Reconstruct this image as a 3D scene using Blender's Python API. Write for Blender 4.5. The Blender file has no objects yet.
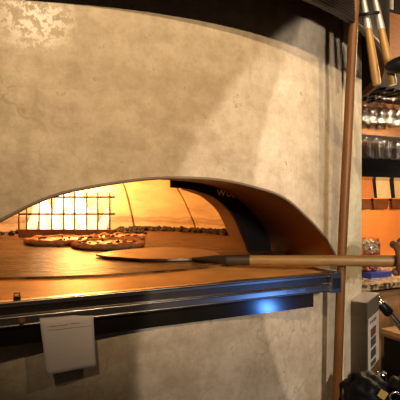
import bpy, bmesh, math, random
from mathutils import Vector, Matrix, noise
random.seed(7)
PI = math.pi
S = bpy.context.scene
COL = S.collection
ZC = 1.29                    # eye height of the photographer
DECK = ZC - 0.17             # height of the oven's baking deck
F = 480.0

# ------------------------------------------------------------------ frames
TH = math.radians(27.0)
D = Vector((math.cos(TH), math.sin(TH), 0))        # along the oven's front, left to right
N = Vector((-math.sin(TH), math.cos(TH), 0))       # into the oven
OC = Vector((-0.0877, 1.0800, 0))                  # middle of the opening's chord
R, A, PAX = 1.05, 0.52, 0.912                      # oven radius, half opening, chord to axis
AX = OC + N * PAX                                  # oven axis

def ov(s, p, z):                                   # oven frame -> world, z above the deck
    v = OC + D * s + N * p
    return Vector((v.x, v.y, DECK + z))
B0 = Vector((0.767, 2.30, 0))
def bk(s, p, z):                                   # bar-back frame -> world, z relative to eye height
    v = B0 + D * s + N * p
    return Vector((v.x, v.y, ZC + z))
def at(u, v, Y):
    return Vector(((u - 200) / F * Y, Y, ZC + (200 - v) / F * Y))
def bks(u, p):                                     # s in the bar frame seen in column u at depth p
    k = (u - 200) / F
    b = B0 + N * p
    return (k * b.y - b.x) / (D.x - k * D.y)
def bkz(v, s, p):
    q = B0 + D * s + N * p
    return (200 - v) / F * q.y

# ------------------------------------------------------------------ objects
def tag(o, label=None, cat=None, group=None, kind=None):
    if label: o['label'] = label
    if cat: o['category'] = cat
    if group: o['group'] = group
    if kind: o['kind'] = kind
    return o
def empty(name, loc, label=None, cat=None, group=None):
    o = bpy.data.objects.new(name, None)
    o.empty_display_size = 0.05
    COL.objects.link(o)
    o.location = loc
    return tag(o, label, cat, group)

class MB:
    def __init__(self):
        self.bm = bmesh.new()
    def box(self, c, size, M=None, bevel=0.0):
        b = bmesh.new()
        bmesh.ops.create_cube(b, size=1.0)
        for v in b.verts:
            v.co = Vector((v.co.x * size[0], v.co.y * size[1], v.co.z * size[2]))
        if bevel:
            bmesh.ops.bevel(b, geom=list(b.edges), offset=bevel, segments=2, affect='EDGES', profile=0.6)
        M = M or Matrix.Identity(3)
        for v in b.verts:
            v.co = M @ v.co + Vector(c)
        self.join(b)
        return self
    def join(self, b):
        me = bpy.data.meshes.new('tmp')
        b.to_mesh(me); b.free()
        self.bm.from_mesh(me)
        bpy.data.meshes.remove(me)
    def hexa(self, pts):               # 8 points: bottom 4 then top 4
        vs = [self.bm.verts.new(p) for p in pts]
        for f in ((3, 2, 1, 0), (4, 5, 6, 7), (0, 1, 5, 4), (1, 2, 6, 5), (2, 3, 7, 6), (3, 0, 4, 7)):
            self.bm.faces.new([vs[i] for i in f])
        return self
    def fbox(self, fr, s0, s1, p0, p1, z0, z1):      # box in a frame
        self.hexa([fr(s0, p0, z0), fr(s1, p0, z0), fr(s1, p1, z0), fr(s0, p1, z0),
                   fr(s0, p0, z1), fr(s1, p0, z1), fr(s1, p1, z1), fr(s0, p1, z1)])
        return self
    def prism(self, pts, off):         # polygon pts extruded by off
        a = [self.bm.verts.new(p) for p in pts]
        b = [self.bm.verts.new(Vector(p) + off) for p in pts]
        n = len(a)
        self.bm.faces.new(a); self.bm.faces.new(b[::-1])
        for i in range(n):
            self.bm.faces.new((a[i], b[i], b[(i + 1) % n], a[(i + 1) % n]))
        return self
    def tube(self, path, r, seg=12, cap=True):
        path = [Vector(p) for p in path]
        if not hasattr(r, '__len__'): r = [r] * len(path)
        rings = []
        up = None
        for i, p in enumerate(path):
            t = (path[min(i + 1, len(path) - 1)] - path[max(i - 1, 0)]).normalized()
            if up is None:
                up = Vector((0, 0, 1)) if abs(t.z) < 0.9 else Vector((1, 0, 0))
            x = (up - t * up.dot(t)).normalized(); y = t.cross(x); up = x
            rings.append([self.bm.verts.new(p + (x * math.cos(2 * PI * k / seg) + y * math.sin(2 * PI * k / seg)) * r[i]) for k in range(seg)])
        for a, b in zip(rings, rings[1:]):
            for k in range(seg):
                self.bm.faces.new((a[k], a[(k + 1) % seg], b[(k + 1) % seg], b[k]))
        if cap:
            self.bm.faces.new(rings[0][::-1]); self.bm.faces.new(rings[-1])
        return self
    def lathe(self, prof, c=(0, 0, 0), seg=24, M=None):
        c = Vector(c); M = M or Matrix.Identity(3)
        rings = []
        for r, z in prof:
            if r < 1e-6:
                rings.append([self.bm.verts.new(M @ Vector((0, 0, z)) + c)])
            else:
                rings.append([self.bm.verts.new(M @ Vector((r * math.cos(2 * PI * k / seg), r * math.sin(2 * PI * k / seg), z)) + c) for k in range(seg)])
        for a, b in zip(rings, rings[1:]):
            for k in range(seg):
                k2 = (k + 1) % seg
                if len(a) == 1 and len(b) == 1: continue
                if len(a) == 1: self.bm.faces.new((a[0], b[k2], b[k]))
                elif len(b) == 1: self.bm.faces.new((a[k], a[k2], b[0]))
                else: self.bm.faces.new((a[k], a[k2], b[k2], b[k]))
        return self
    def ball(self, c, rad, sub=2, M=None, lump=0.0, freq=20):
        b = bmesh.new()
        bmesh.ops.create_icosphere(b, subdivisions=sub, radius=1)
        M = M or Matrix.Identity(3)
        rad = Vector(rad) if hasattr(rad, '__len__') else Vector((rad,) * 3)
        c = Vector(c)
        for v in b.verts:
            q = Vector((v.co.x * rad.x, v.co.y * rad.y, v.co.z * rad.z))
            q = M @ q
            if lump: q *= 1 + lump * noise.noise((q + c) * freq)
            v.co = q + c
        self.join(b)
        return self
    def build(self, name, mat, parent=None, smooth=False, fix=True):
        if fix: bmesh.ops.recalc_face_normals(self.bm, faces=self.bm.faces)
        me = bpy.data.meshes.new(name)
        self.bm.to_mesh(me); self.bm.free()
        o = bpy.data.objects.new(name, me)
        COL.objects.link(o)
        me.materials.append(mat)
        if parent:
            o.parent = parent
            # vertices are written in world space; children sit relative to the parent's base
            o.matrix_parent_inverse = Matrix.Identity(4)
            me.transform(Matrix.Translation(-wloc(parent)))
        else:
            lo = [min(v.co[i] for v in me.vertices) for i in range(3)]
            hi = [max(v.co[i] for v in me.vertices) for i in range(3)]
            base = Vector(((lo[0] + hi[0]) / 2, (lo[1] + hi[1]) / 2, lo[2]))
            me.transform(Matrix.Translation(-base)); o.location = base
        if smooth is True:
            for p in me.polygons: p.use_smooth = True
        elif smooth:
            me.set_sharp_from_angle(angle=math.radians(smooth))
            for p in me.polygons: p.use_smooth = True
        return o
def wloc(o):
    v = Vector(o.location)
    while o.parent:
        o = o.parent; v = v + Vector(o.location)
    return v
def copy_tree(o, parent=None):
    c = o.copy(); COL.objects.link(c)
    if parent: c.parent = parent
    for ch in list(o.children): copy_tree(ch, c)
    return c

# ------------------------------------------------------------------ materials
def mat(name, col, rough=0.5, metal=0.0, spec=0.5, emit=None, strength=0, var=0.0, scale=8.0, col2=None, bump=0.0, bscale=40.0, stretch=None, coat=0, thr=None):
    m = bpy.data.materials.new(name); m.use_nodes = True
    nt = m.node_tree; b = nt.nodes['Principled BSDF']
    b.inputs['Base Color'].default_value = (*col, 1)
    b.inputs['Roughness'].default_value = rough
    b.inputs['Metallic'].default_value = metal
    b.inputs['Specular IOR Level'].default_value = spec
    b.inputs['Coat Weight'].default_value = coat
    if emit:
        b.inputs['Emission Color'].default_value = (*emit, 1); b.inputs['Emission Strength'].default_value = strength
    tc = nt.nodes.new('ShaderNodeTexCoord')
    src = tc.outputs['Object']
    if stretch:
        mp = nt.nodes.new('ShaderNodeMapping'); mp.inputs['Scale'].default_value = stretch
        nt.links.new(src, mp.inputs['Vector']); src = mp.outputs['Vector']
    if var or col2:
        n = nt.nodes.new('ShaderNodeTexNoise'); n.inputs['Scale'].default_value = scale; n.inputs['Detail'].default_value = 5
        n.inputs['Roughness'].default_value = 0.65
        nt.links.new(src, n.inputs['Vector'])
        r = nt.nodes.new('ShaderNodeValToRGB')
        lo, hi = thr or (0.3, 0.7)
        r.color_ramp.elements[0].position = lo; r.color_ramp.elements[1].position = hi
        c2 = col2 or tuple(min(1, c * (1 + var)) for c in col)
        c1 = col if col2 else tuple(c * (1 - var) for c in col)
        r.color_ramp.elements[0].color = (*c1, 1); r.color_ramp.elements[1].color = (*c2, 1)
        nt.links.new(n.outputs['Fac'], r.inputs['Fac']); nt.links.new(r.outputs['Color'], b.inputs['Base Color'])
    if bump:
        n2 = nt.nodes.new('ShaderNodeTexNoise'); n2.inputs['Scale'].default_value = bscale; n2.inputs['Detail'].default_value = 4
        nt.links.new(src, n2.inputs['Vector'])
        bp = nt.nodes.new('ShaderNodeBump'); bp.inputs['Strength'].default_value = bump; bp.inputs['Distance'].default_value = 0.01
        nt.links.new(n2.outputs['Fac'], bp.inputs['Height']); nt.links.new(bp.outputs['Normal'], b.inputs['Normal'])
    return m
def glassmat(name, tint=(1, 1, 1), gloss=0.14):
    m = bpy.data.materials.new(name); m.use_nodes = True
    nt = m.node_tree; nt.nodes.clear()
    out = nt.nodes.new('ShaderNodeOutputMaterial')
    tr = nt.nodes.new('ShaderNodeBsdfTransparent'); tr.inputs['Color'].default_value = (*tint, 1)
    gl = nt.nodes.new('ShaderNodeBsdfGlossy'); gl.inputs['Roughness'].default_value = 0.06
    lw = nt.nodes.new('ShaderNodeLayerWeight'); lw.inputs['Blend'].default_value = 0.35
    ma = nt.nodes.new('ShaderNodeMath'); ma.operation = 'MULTIPLY_ADD'
    ma.inputs[1].default_value = 0.75; ma.inputs[2].default_value = gloss; ma.use_clamp = True
    mx = nt.nodes.new('ShaderNodeMixShader')
    nt.links.new(lw.outputs['Facing'], ma.inputs[0]); nt.links.new(ma.outputs[0], mx.inputs['Fac'])
    nt.links.new(tr.outputs[0], mx.inputs[1]); nt.links.new(gl.outputs[0], mx.inputs[2])
    nt.links.new(mx.outputs[0], out.inputs['Surface'])
    return m

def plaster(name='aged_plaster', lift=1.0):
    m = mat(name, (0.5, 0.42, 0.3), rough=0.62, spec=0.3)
    nt = m.node_tree; b = nt.nodes['Principled BSDF']; L = nt.links.new
    tc = nt.nodes.new('ShaderNodeTexCoord'); src = tc.outputs['Object']
    def nz(scale, det, rough=0.6, stretch=(1, 1, 1)):
        mp = nt.nodes.new('ShaderNodeMapping'); mp.inputs['Scale'].default_value = stretch
        L(src, mp.inputs['Vector'])
        n = nt.nodes.new('ShaderNodeTexNoise'); n.inputs['Scale'].default_value = scale; n.inputs['Detail'].default_value = det; n.inputs['Roughness'].default_value = rough
        L(mp.outputs['Vector'], n.inputs['Vector']); return n.outputs['Fac']
    def ramp(f, a, ca, z, cz):
        r = nt.nodes.new('ShaderNodeValToRGB'); e = r.color_ramp.elements
        e[0].position, e[1].position = a, z; e[0].color = (*ca, 1); e[1].color = (*cz, 1)
        L(f, r.inputs['Fac']); return r.outputs['Color']
    def mix(kind, fac, c1, c2):
        x = nt.nodes.new('ShaderNodeMix'); x.data_type = 'RGBA'; x.blend_type = kind
        if isinstance(fac, float): x.inputs[0].default_value = fac
        else: L(fac, x.inputs[0])
        for i, c in ((6, c1), (7, c2)):
            if isinstance(c, tuple): x.inputs[i].default_value = (*c, 1)
            else: L(c, x.inputs[i])
        return x.outputs[2]
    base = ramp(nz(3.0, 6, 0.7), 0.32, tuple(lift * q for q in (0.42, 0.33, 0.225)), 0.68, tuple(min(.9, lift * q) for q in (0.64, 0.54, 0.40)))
    fine = ramp(nz(30, 8, 0.8), 0.35, (0.62, 0.585, 0.53), 0.60, (1, 1, 1))
    c = mix('MULTIPLY', 0.65, base, fine)
    spots = ramp(nz(30, 4, 0.65), 0.645, (0, 0, 0), 0.72, (1, 1, 1))
    c = mix('MIX', mix('MULTIPLY', 1.0, spots, (0.55, 0.55, 0.55)), c, (0.17, 0.13, 0.09))
    trowel = ramp(nz(5, 5, 0.6, (1, 1, 3.4)), 0.40, (0.84, 0.82, 0.78), 0.6, (1.0, 1.0, 1.0))
    c = mix('MULTIPLY', 0.8, c, trowel)
    streak = ramp(nz(26, 4, 0.6, (1, 1, 0.10)), 0.38, (0.80, 0.77, 0.72), 0.58, (1, 1, 1))
    c = mix('MULTIPLY', 0.3, c, streak)
    vo = nt.nodes.new('ShaderNodeTexVoronoi'); vo.feature = 'DISTANCE_TO_EDGE'; vo.inputs['Scale'].default_value = 7.0
    wp = nt.nodes.new('ShaderNodeMix'); wp.data_type = 'RGBA'; wp.blend_type = 'LINEAR_LIGHT'; wp.inputs[0].default_value = 0.06
    nn = nt.nodes.new('ShaderNodeTexNoise'); nn.inputs['Scale'].default_value = 14; nn.inputs['Detail'].default_value = 5
    L(src, nn.inputs['Vector']); L(src, wp.inputs[6]); L(nn.outputs['Color'], wp.inputs[7]); L(wp.outputs[2], vo.inputs['Vector'])
    cr_ = ramp(vo.outputs['Distance'], 0.0, (1, 1, 1), 0.020, (0, 0, 0))
    sel = ramp(nz(2.2, 3), 0.50, (0, 0, 0), 0.62, (0.5, 0.5, 0.5))
    c = mix('MIX', mix('MULTIPLY', 1.0, cr_, sel), c, (0.22, 0.16, 0.10))
    # pale efflorescence, a stain of its own on the upper left of the front
    def blotch(loc, rad):
        g = nt.nodes.new('ShaderNodeVectorMath'); g.operation = 'DISTANCE'; g.inputs[1].default_value = loc
        L(src, g.inputs[0])
        mr = nt.nodes.new('ShaderNodeMapRange'); mr.inputs['From Min'].default_value = rad * 0.55; mr.inputs['From Max'].default_value = rad
        mr.inputs['To Min'].default_value = 1; mr.inputs['To Max'].default_value = 0
        L(g.outputs['Value'], mr.inputs['Value']); return mr.outputs['Result']
    w = at(41, 29, 0.935)
    loc = (w.x - AX.x, w.y - AX.y, w.z)
    fl = ramp(nz(62, 5, 0.75), 0.475, (0, 0, 0), 0.525, (1, 1, 1))
    c = mix('MULTIPLY', blotch(loc, 0.10), c, (0.86, 0.84, 0.80))
    c = mix('MIX', mix('MULTIPLY', 1.0, fl, blotch(loc, 0.105)), c, (1.0, 0.96, 0.84))
    L(c, b.inputs['Base Color'])
    bp = nt.nodes.new('ShaderNodeBump'); bp.inputs['Strength'].default_value = 0.25; bp.inputs['Distance'].default_value = 0.006
    L(nz(38, 6, 0.7), bp.inputs['Height']); L(bp.outputs['Normal'], b.inputs['Normal'])
    return m

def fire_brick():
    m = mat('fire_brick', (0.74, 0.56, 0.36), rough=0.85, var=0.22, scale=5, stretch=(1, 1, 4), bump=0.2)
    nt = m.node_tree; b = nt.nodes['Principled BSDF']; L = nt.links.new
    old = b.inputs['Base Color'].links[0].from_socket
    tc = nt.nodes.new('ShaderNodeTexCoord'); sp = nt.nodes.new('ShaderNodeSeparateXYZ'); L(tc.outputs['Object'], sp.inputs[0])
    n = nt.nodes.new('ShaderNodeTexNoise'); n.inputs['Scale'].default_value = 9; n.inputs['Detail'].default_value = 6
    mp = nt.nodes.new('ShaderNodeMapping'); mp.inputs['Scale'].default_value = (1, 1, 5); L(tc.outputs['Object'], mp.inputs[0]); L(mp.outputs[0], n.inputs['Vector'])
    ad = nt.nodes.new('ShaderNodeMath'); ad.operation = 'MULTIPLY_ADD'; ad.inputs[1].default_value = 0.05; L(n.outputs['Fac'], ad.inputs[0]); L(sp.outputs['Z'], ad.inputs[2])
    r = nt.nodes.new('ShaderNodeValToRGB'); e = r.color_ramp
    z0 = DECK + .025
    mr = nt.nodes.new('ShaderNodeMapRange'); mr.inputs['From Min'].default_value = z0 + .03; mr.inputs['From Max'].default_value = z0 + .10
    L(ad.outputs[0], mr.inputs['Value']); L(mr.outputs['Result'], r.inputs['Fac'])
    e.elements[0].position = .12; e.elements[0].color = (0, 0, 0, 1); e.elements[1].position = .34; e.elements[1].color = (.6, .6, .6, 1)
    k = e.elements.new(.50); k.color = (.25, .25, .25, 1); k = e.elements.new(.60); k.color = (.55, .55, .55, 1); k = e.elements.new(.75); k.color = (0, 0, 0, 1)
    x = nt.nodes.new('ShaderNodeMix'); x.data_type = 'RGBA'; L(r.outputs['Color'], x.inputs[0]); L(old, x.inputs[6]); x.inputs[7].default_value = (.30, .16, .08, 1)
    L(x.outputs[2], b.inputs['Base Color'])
    return m

M = dict(
    plaster=plaster(),
    side=plaster('pale_plaster', 1.7),  # same plaster, strong lamp light on the flat side put into the colour
    copper=mat('brown_steel', (0.32, 0.15, 0.06), rough=0.40, metal=0.6, var=0.3, scale=5),
    edge=mat('mouth_edge', (0.16, 0.115, 0.07), rough=0.6),
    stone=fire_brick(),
    deck=mat('hearth_stone', (0.030, 0.013, 0.004), rough=0.34, spec=0.08, col2=(0.17, 0.080, 0.028), thr=(0.38, 0.60), scale=13, bump=0.5, bscale=45, stretch=(1, 2.0, 1)),
    sill=mat('brushed_sill', (0.60, 0.28, 0.07), rough=0.45, metal=0.3, var=0.25, scale=12),
    shield=mat('black_steel', (0.007, 0.006, 0.006), rough=0.4, spec=0.15),
    brass=mat('raised_letters', (0.95, 0.72, 0.48), rough=0.5),
    steel=mat('stainless', (0.55, 0.50, 0.45), rough=0.24, metal=1.0, var=0.08, scale=30),
    darksteel=mat('dark_stainless', (0.16, 0.13, 0.11), rough=0.3, metal=1.0, var=0.2, scale=10),
    apron=mat('black_glaze', (0.010, 0.008, 0.007), rough=0.12, spec=0.7, var=0.35, scale=12),
    hood=mat('hood_black', (0.016, 0.012, 0.010), rough=0.45, spec=0.25),
    iron=mat('hot_iron', (0.26, 0.14, 0.06), rough=0.6, metal=0.5, var=0.3, scale=20),
    ash=mat('charcoal_ash', (0.016, 0.011, 0.009), rough=0.95, col2=(0.10, 0.06, 0.035), scale=30, thr=(0.5, 0.8)),
    crust=mat('pizza_crust', (0.66, 0.38, 0.15), rough=0.8, col2=(0.26, 0.10, 0.03), scale=42, bump=0.9, bscale=60),
    cheese=mat('pizza_cheese', (0.92, 0.70, 0.38), rough=0.4, col2=(0.50, 0.17, 0.05), scale=44, thr=(0.45, 0.58), bump=0.9, bscale=50),
    topping=mat('charred_topping', (0.10, 0.035, 0.015), rough=0.7),
    blade=mat('peel_steel', (0.22, 0.17, 0.13), rough=0.38, metal=0.9, var=0.25, scale=12),
    ferrule=mat('peel_ferrule', (0.05, 0.035, 0.025), rough=0.45, metal=0.6),
    wood=mat('handle_wood', (0.20, 0.105, 0.028), rough=0.45, var=0.22, scale=9, stretch=(1, 9, 9)),
    wood2=mat('tool_wood', (0.30, 0.155, 0.03), rough=0.42, var=0.2, scale=8, stretch=(9, 9, 1)),
    pole=mat('pole_wood', (0.125, 0.048, 0.009), rough=0.45, spec=0.3, var=0.35, scale=8, stretch=(9, 9, 1)),
    silver=mat('silver_sleeve', (0.40, 0.37, 0.33), rough=0.45, metal=0.6),
    black=mat('matt_black', (0.006, 0.006, 0.006), rough=0.4, spec=0.22),
    gloss=mat('black_gloss', (0.004, 0.004, 0.005), rough=0.15, spec=0.4),
    bag=mat('black_plastic', (0.004, 0.004, 0.004), rough=0.5, spec=0.12),
    paper=mat('paper', (0.58, 0.52, 0.48), rough=0.85, var=0.05, scale=6),
    ink=mat('pencil', (0.20, 0.17, 0.15), rough=0.9),
    orange=mat('terracotta_paint', (0.74, 0.235, 0.04), rough=0.8, var=0.12, scale=6),
    brown=mat('brown_board', (0.30, 0.13, 0.045), rough=0.6, var=0.3, scale=7, stretch=(1, 1, 8)),
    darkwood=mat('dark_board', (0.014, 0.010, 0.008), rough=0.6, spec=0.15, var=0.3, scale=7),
    redwood=mat('orange_crate_wood', (0.50, 0.19, 0.05), rough=0.55, col2=(0.36, 0.115, 0.03), scale=14, stretch=(1, 1, 4)),
    glass=glassmat('clear_glass', (0.97, 0.96, 0.94), 0.08),
    amber=mat('amber_pocket', (0.13, 0.04, 0.012), rough=0.3, var=0.3, scale=20),
    card=mat('cream_card', (0.62, 0.43, 0.21), rough=0.85, var=0.1, scale=20),
    card2=mat('orange_card', (0.48, 0.16, 0.035), rough=0.85, var=0.1, scale=20),  # paper card with warm shade put into its colour
    granite=mat('speckled_granite', (0.055, 0.045, 0.035), rough=0.35, col2=(0.62, 0.50, 0.34), scale=52, thr=(0.44, 0.56)),
    red=mat('red_sweets', (0.62, 0.012, 0.012), rough=0.35),
    blue=mat('blue_plastic', (0.03, 0.06, 0.42), rough=0.4),
    boxsteel=mat('box_steel', (0.15, 0.115, 0.08), rough=0.35, metal=0.9, var=0.1, scale=8, stretch=(1, 1, 6)),
    boxface=mat('box_face', (0.13, 0.13, 0.10), rough=0.5, metal=0.4),
    panel=mat('pale_panel', (0.62, 0.56, 0.48), rough=0.5, var=0.06, scale=25),
    darkred=mat('dark_red_mark', (0.09, 0.03, 0.022), rough=0.5),
    darkgrey=mat('dark_mark', (0.05, 0.05, 0.045), rough=0.5),
    tan=mat('tan_board', (0.40, 0.24, 0.12), rough=0.55, var=0.25, scale=8, stretch=(1, 6, 1)),
    chrome=mat('chrome', (0.75, 0.70, 0.63), rough=0.16, metal=1.0),
    yellow=mat('yellow_label', (0.30, 0.19, 0.03), rough=0.6),
    white=mat('white_label', (0.75, 0.72, 0.66), rough=0.6, col2=(0.35, 0.33, 0.30), scale=60),
    skin=mat('skin', (0.12, 0.042, 0.018), rough=0.55, var=0.12, scale=25),
    shirt=mat('black_shirt', (0.03, 0.028, 0.03), rough=0.85, bump=0.2, bscale=120),
    trousers=mat('dark_trousers', (0.035, 0.037, 0.05), rough=0.85),
    apron_cloth=mat('brown_apron', (0.10, 0.06, 0.035), rough=0.85),
    hair=mat('dark_hair', (0.02, 0.014, 0.010), rough=0.6),
    eye=mat('eye', (0.6, 0.58, 0.55), rough=0.2),
    floor=mat('floor_tile', (0.10, 0.075, 0.055), rough=0.55, var=0.2, scale=3),
    ceiling=mat('ceiling_paint', (0.09, 0.07, 0.055), rough=0.9),
    flame=mat('flame', (0.0, 0.0, 0.0), rough=1, spec=0, emit=(1.0, 0.62, 0.20), strength=3.0),
    core=mat('flame_core', (0.0, 0.0, 0.0), rough=1, spec=0, emit=(1.0, 0.85, 0.52), strength=4.0),
)

# ------------------------------------------------------------------ setting
fl = MB(); fl.box((0.3, 0.6, -0.05), (7.5, 7.6, 0.1))
tag(fl.build('floor', M['floor']), kind='structure')
ce = MB(); ce.box((0.3, 0.6, 3.75), (7.5, 7.6, 0.1))
tag(ce.build('ceiling', M['ceiling']), kind='structure')
wb = MB(); wb.fbox(bk, -0.30, 2.6, 0.46, 0.56, -ZC, 3.7 - ZC)
tag(wb.build('wall_back', M['orange']), kind='structure')

# ------------------------------------------------------------------ the oven
oven = empty('pizza_oven', (AX.x, AX.y, 0), 'round plastered pizza oven with wide arched mouth and steel shelf', 'oven')
def interp(tab, x):
    for (x0, y0), (x1, y1) in zip(tab, tab[1:]):
        if x <= x1:
            t = (x - x0) / (x1 - x0); return y0 + (y1 - y0) * t
    return tab[-1][1]
def smooth_tab(tab):
    # Catmull-Rom through the table, mirrored at 0
    pts = [(-tab[1][0], tab[1][1])] + tab + [(2 * tab[-1][0] - tab[-2][0], 2 * tab[-1][1] - tab[-2][1])]
    out = []
    for i in range(1, len(pts) - 2):
        for k in range(8):
            t = k / 8
            q = []
            for j in range(2):
                p0, p1, p2, p3 = (pts[i - 1][j], pts[i][j], pts[i + 1][j], pts[i + 2][j])
                q.append(0.5 * (2 * p1 + (p2 - p0) * t + (2 * p0 - 5 * p1 + 4 * p2 - p3) * t * t + (3 * p1 - p0 - 3 * p2 + p3) * t ** 3))
            out.append(tuple(q))
    out.append(tab[-1]); return out
T1 = smooth_tab([(0, .214), (.15, .211), (.3, .200), (.45, .184), (.55, .164), (.64, .138), (.74, .108), (.84, .075), (.9, .052), (.96, .026), (1, 0)])
T2 = smooth_tab([(0, .232), (.286, .2285), (.4, .226), (.53, .218), (.66, .198), (.74, .176), (.87, .123), (.94, .075), (.98, .04), (1, 0)])
def arch1(x): return max(0, interp(T1, abs(x)))
def arch2(x): return max(0, interp(T2, abs(x)))
ZTOP = 1.35 - 0.17 + 0.17      # above the deck, up inside the hood

XS = [math.sin(PI / 2 * k / 36) for k in range(-36, 37)]      # normalised stations across the mouth, denser at the feet

body = MB(); bm = body.bm
def cyl_pt(phi): return AX + (-N * math.cos(phi) + D * math.sin(phi)) * R
cols = []
phiA = math.asin(A / R)
ph = -PI
left_n = 60
for k in range(left_n): cols.append((cyl_pt(-PI * 0.98 + (PI * 0.98 - phiA) * k / left_n), None))
for x in XS: cols.append((cyl_pt(math.asin(x * A / R)), x))
phT = math.radians(30.9)
nT = -N * math.cos(phT) + D * math.sin(phT)
tT = Vector((-nT.y, nT.x, 0))
T0 = AX + nT * R
for k in range(1, 5): cols.append((T0 + tT * (0.2355 * k / 4), None))

K = T0 + tT * 0.2355
cols.append((K - nT * 0.02, None)); cols.append((K - nT * 0.05 + tT * 0.01, None))
k0 = AX.copy(); v = K - nT * 0.05 - AX
a0 = math.atan2(v.y, v.x); r0 = v.length
for k in range(1, 30):
    a = a0 + (math.radians(153)) * k / 29
    cols.append((AX + Vector((math.cos(a), math.sin(a), 0)) * (r0 + (1.0 - r0) * k / 29), None))
def col_rows(z0, z1, n): return [z0 + (z1 - z0) * i / n for i in range(n + 1)]
low, upp = [], []
for c, x in cols:
    low.append([bm.verts.new((c.x, c.y, z)) for z in col_rows(0.0, DECK, 4)])
    zb = DECK + (arch1(x) if x is not None else 0)
    upp.append([bm.verts.new((c.x, c.y, z)) for z in col_rows(zb, DECK + ZTOP, 6)])
n = len(cols)
for i in range(n):
    j = (i + 1) % n
    for rows in (low, upp):
        for k in range(len(rows[i]) - 1):
            bm.faces.new((rows[i][k], rows[j][k], rows[j][k + 1], rows[i][k + 1]))
bm.faces.new([c[-1] for c in upp])
bmesh.ops.remove_doubles(bm, verts=bm.verts, dist=0.0003)
# local object coordinates: same origin as the oven's base
body.build('plaster_body', M['plaster'], oven, smooth=40)
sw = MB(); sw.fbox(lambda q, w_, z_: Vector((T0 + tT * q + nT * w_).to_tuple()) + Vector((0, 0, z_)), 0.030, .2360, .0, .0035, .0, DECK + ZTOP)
sw.build('side_wall', M['side'], oven)  # thin sheet over the flat side, painted brighter as if lit

# copper-brown throat between the mouth and the inner arch
A2, P2 = 0.50, 0.30
def mouth(x): return ov(x * A, -(math.sqrt(R * R - (x * A) ** 2) - PAX), arch1(x))
def inner(x): return ov(x * A2, P2, arch2(x))
th = MB(); bm = th.bm
rings = []
for x in XS:
    a, b = mouth(x), inner(x)
    rings.append([bm.verts.new(a.lerp(b, t / 8)) for t in range(9)])
for a, b in zip(rings, rings[1:]):
    for k in range(8): bm.faces.new((a[k], a[k + 1], b[k + 1], b[k]))
th.build('throat', M['copper'], oven, smooth=60)
tr = MB(); tr.tube([mouth(x) + N * -0.001 for x in XS], 0.0032, 8)
tr.build('mouth_rim', M['edge'], oven, smooth=True)

# sill and deck
si = MB()
poly = [(-.384, -.140), (.384, -.140), (.384, -.062), (.45, -.03), (.51, .0), (.505, .32), (-.505, .32), (-.51, .0), (-.45, -.03), (-.384, -.062)]
si.prism([ov(s, p, -0.012) for s, p in poly], Vector((0, 0, 0.012)))
si.build('sill', M['sill'], oven)
dk = MB()
dk.lathe([(0, -0.03), (0.875, -0.03), (0.875, 0.003), (0.872, 0.005), (0, 0.005)], (AX.x, AX.y, DECK), 120)
dk.build('hearth_deck', M['deck'], oven)

# domed chamber built of leaning panels with open joints
chm = MB(); bm = chm.bm
prof = [(.80, -.02), (.795, .0), (.765, .06), (.725, .12), (.68, .18), (.63, .235), (.55, .30), (.44, .36), (.30, .41), (.15, .44), (.03, .45)]
J0, DJ = math.radians(9.5), math.radians(27.69)
angs = []
for q in range(13):
    base = J0 + q * DJ
    angs += [(base - .0001, 0), (base, 1), (base + .015, 1), (base + .0151, 0)]
    for k in range(1, 10): angs.append((base + .0151 + (DJ - .0151) * k / 10, 0))
angs.sort()
cr = []
for a, g in angs:
    dirv = Vector((math.sin(a), math.cos(a), 0))
    s = dirv.dot(D)
    row = []
    for r, z in prof:
        rr = r + (0.03 if g else 0)
        pt = AX + dirv * rr
        row.append((pt, z, rr * s, rr * dirv.dot(N)))
    cr.append([bm.verts.new((q[0].x, q[0].y, DECK + q[1])) for q in row])
m_ = len(angs)
for i in range(m_):
    j = (i + 1) % m_
    a = (angs[i][0] + angs[i - m_ + 1 if j == 0 else j][0]) / 2
    dirv = Vector((math.sin(angs[i][0]), math.cos(angs[i][0]), 0))
    for k in range(len(prof) - 1):
        r, z = prof[k + 1]
        sx, px = dirv.dot(D) * prof[k][0], dirv.dot(N)
        if px < 0 and abs(sx) < 0.56 and z <= 0.236: continue       # the mouth
        bm.faces.new((cr[i][k], cr[j][k], cr[j][k + 1], cr[i][k + 1]))
bm.faces.new([c[-1] for c in cr])
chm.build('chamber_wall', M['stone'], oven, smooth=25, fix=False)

# dark heat shield standing inside the right half of the mouth
PS = 0.27
so = [(.142, .229), (.17, .2275), (.2, .226), (.235, .2225), (.265, .218), (.32, .200), (.37, .176), (.405, .150), (.435, .123), (.465, .083), (.487, .045), (.495, .006)]
sn = [(.142, .206), (.165, .205), (.19, .2025), (.215, .199), (.25, .190), (.283, .179), (.315, .158), (.342, .134), (.365, .100), (.384, .062), (.398, .033), (.408, .006)]
def dense(t):
    out = []
    for i in range(len(t) - 1):
        for k in range(4):
            p = [t[max(i - 1, 0)], t[i], t[i + 1], t[min(i + 2, len(t) - 1)]]
            u = k / 4
            out.append(tuple(0.5 * (2 * p[1][j] + (p[2][j] - p[0][j]) * u + (2 * p[0][j] - 5 * p[1][j] + 4 * p[2][j] - p[3][j]) * u * u + (3 * p[1][j] - p[0][j] - 3 * p[2][j] + p[3][j]) * u ** 3) for j in range(2)))
    out.append(t[-1]); return out
so, sn = dense(so), dense(sn)
sh = MB(); bm = sh.bm
L = []
for o_, i_ in zip(so, sn):
    L.append([bm.verts.new(ov(o_[0], PS, o_[1])), bm.verts.new(ov(i_[0], PS, i_[1])), bm.verts.new(ov(i_[0], PS + .010, i_[1])), bm.verts.new(ov(o_[0], PS + .010, o_[1]))])
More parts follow.
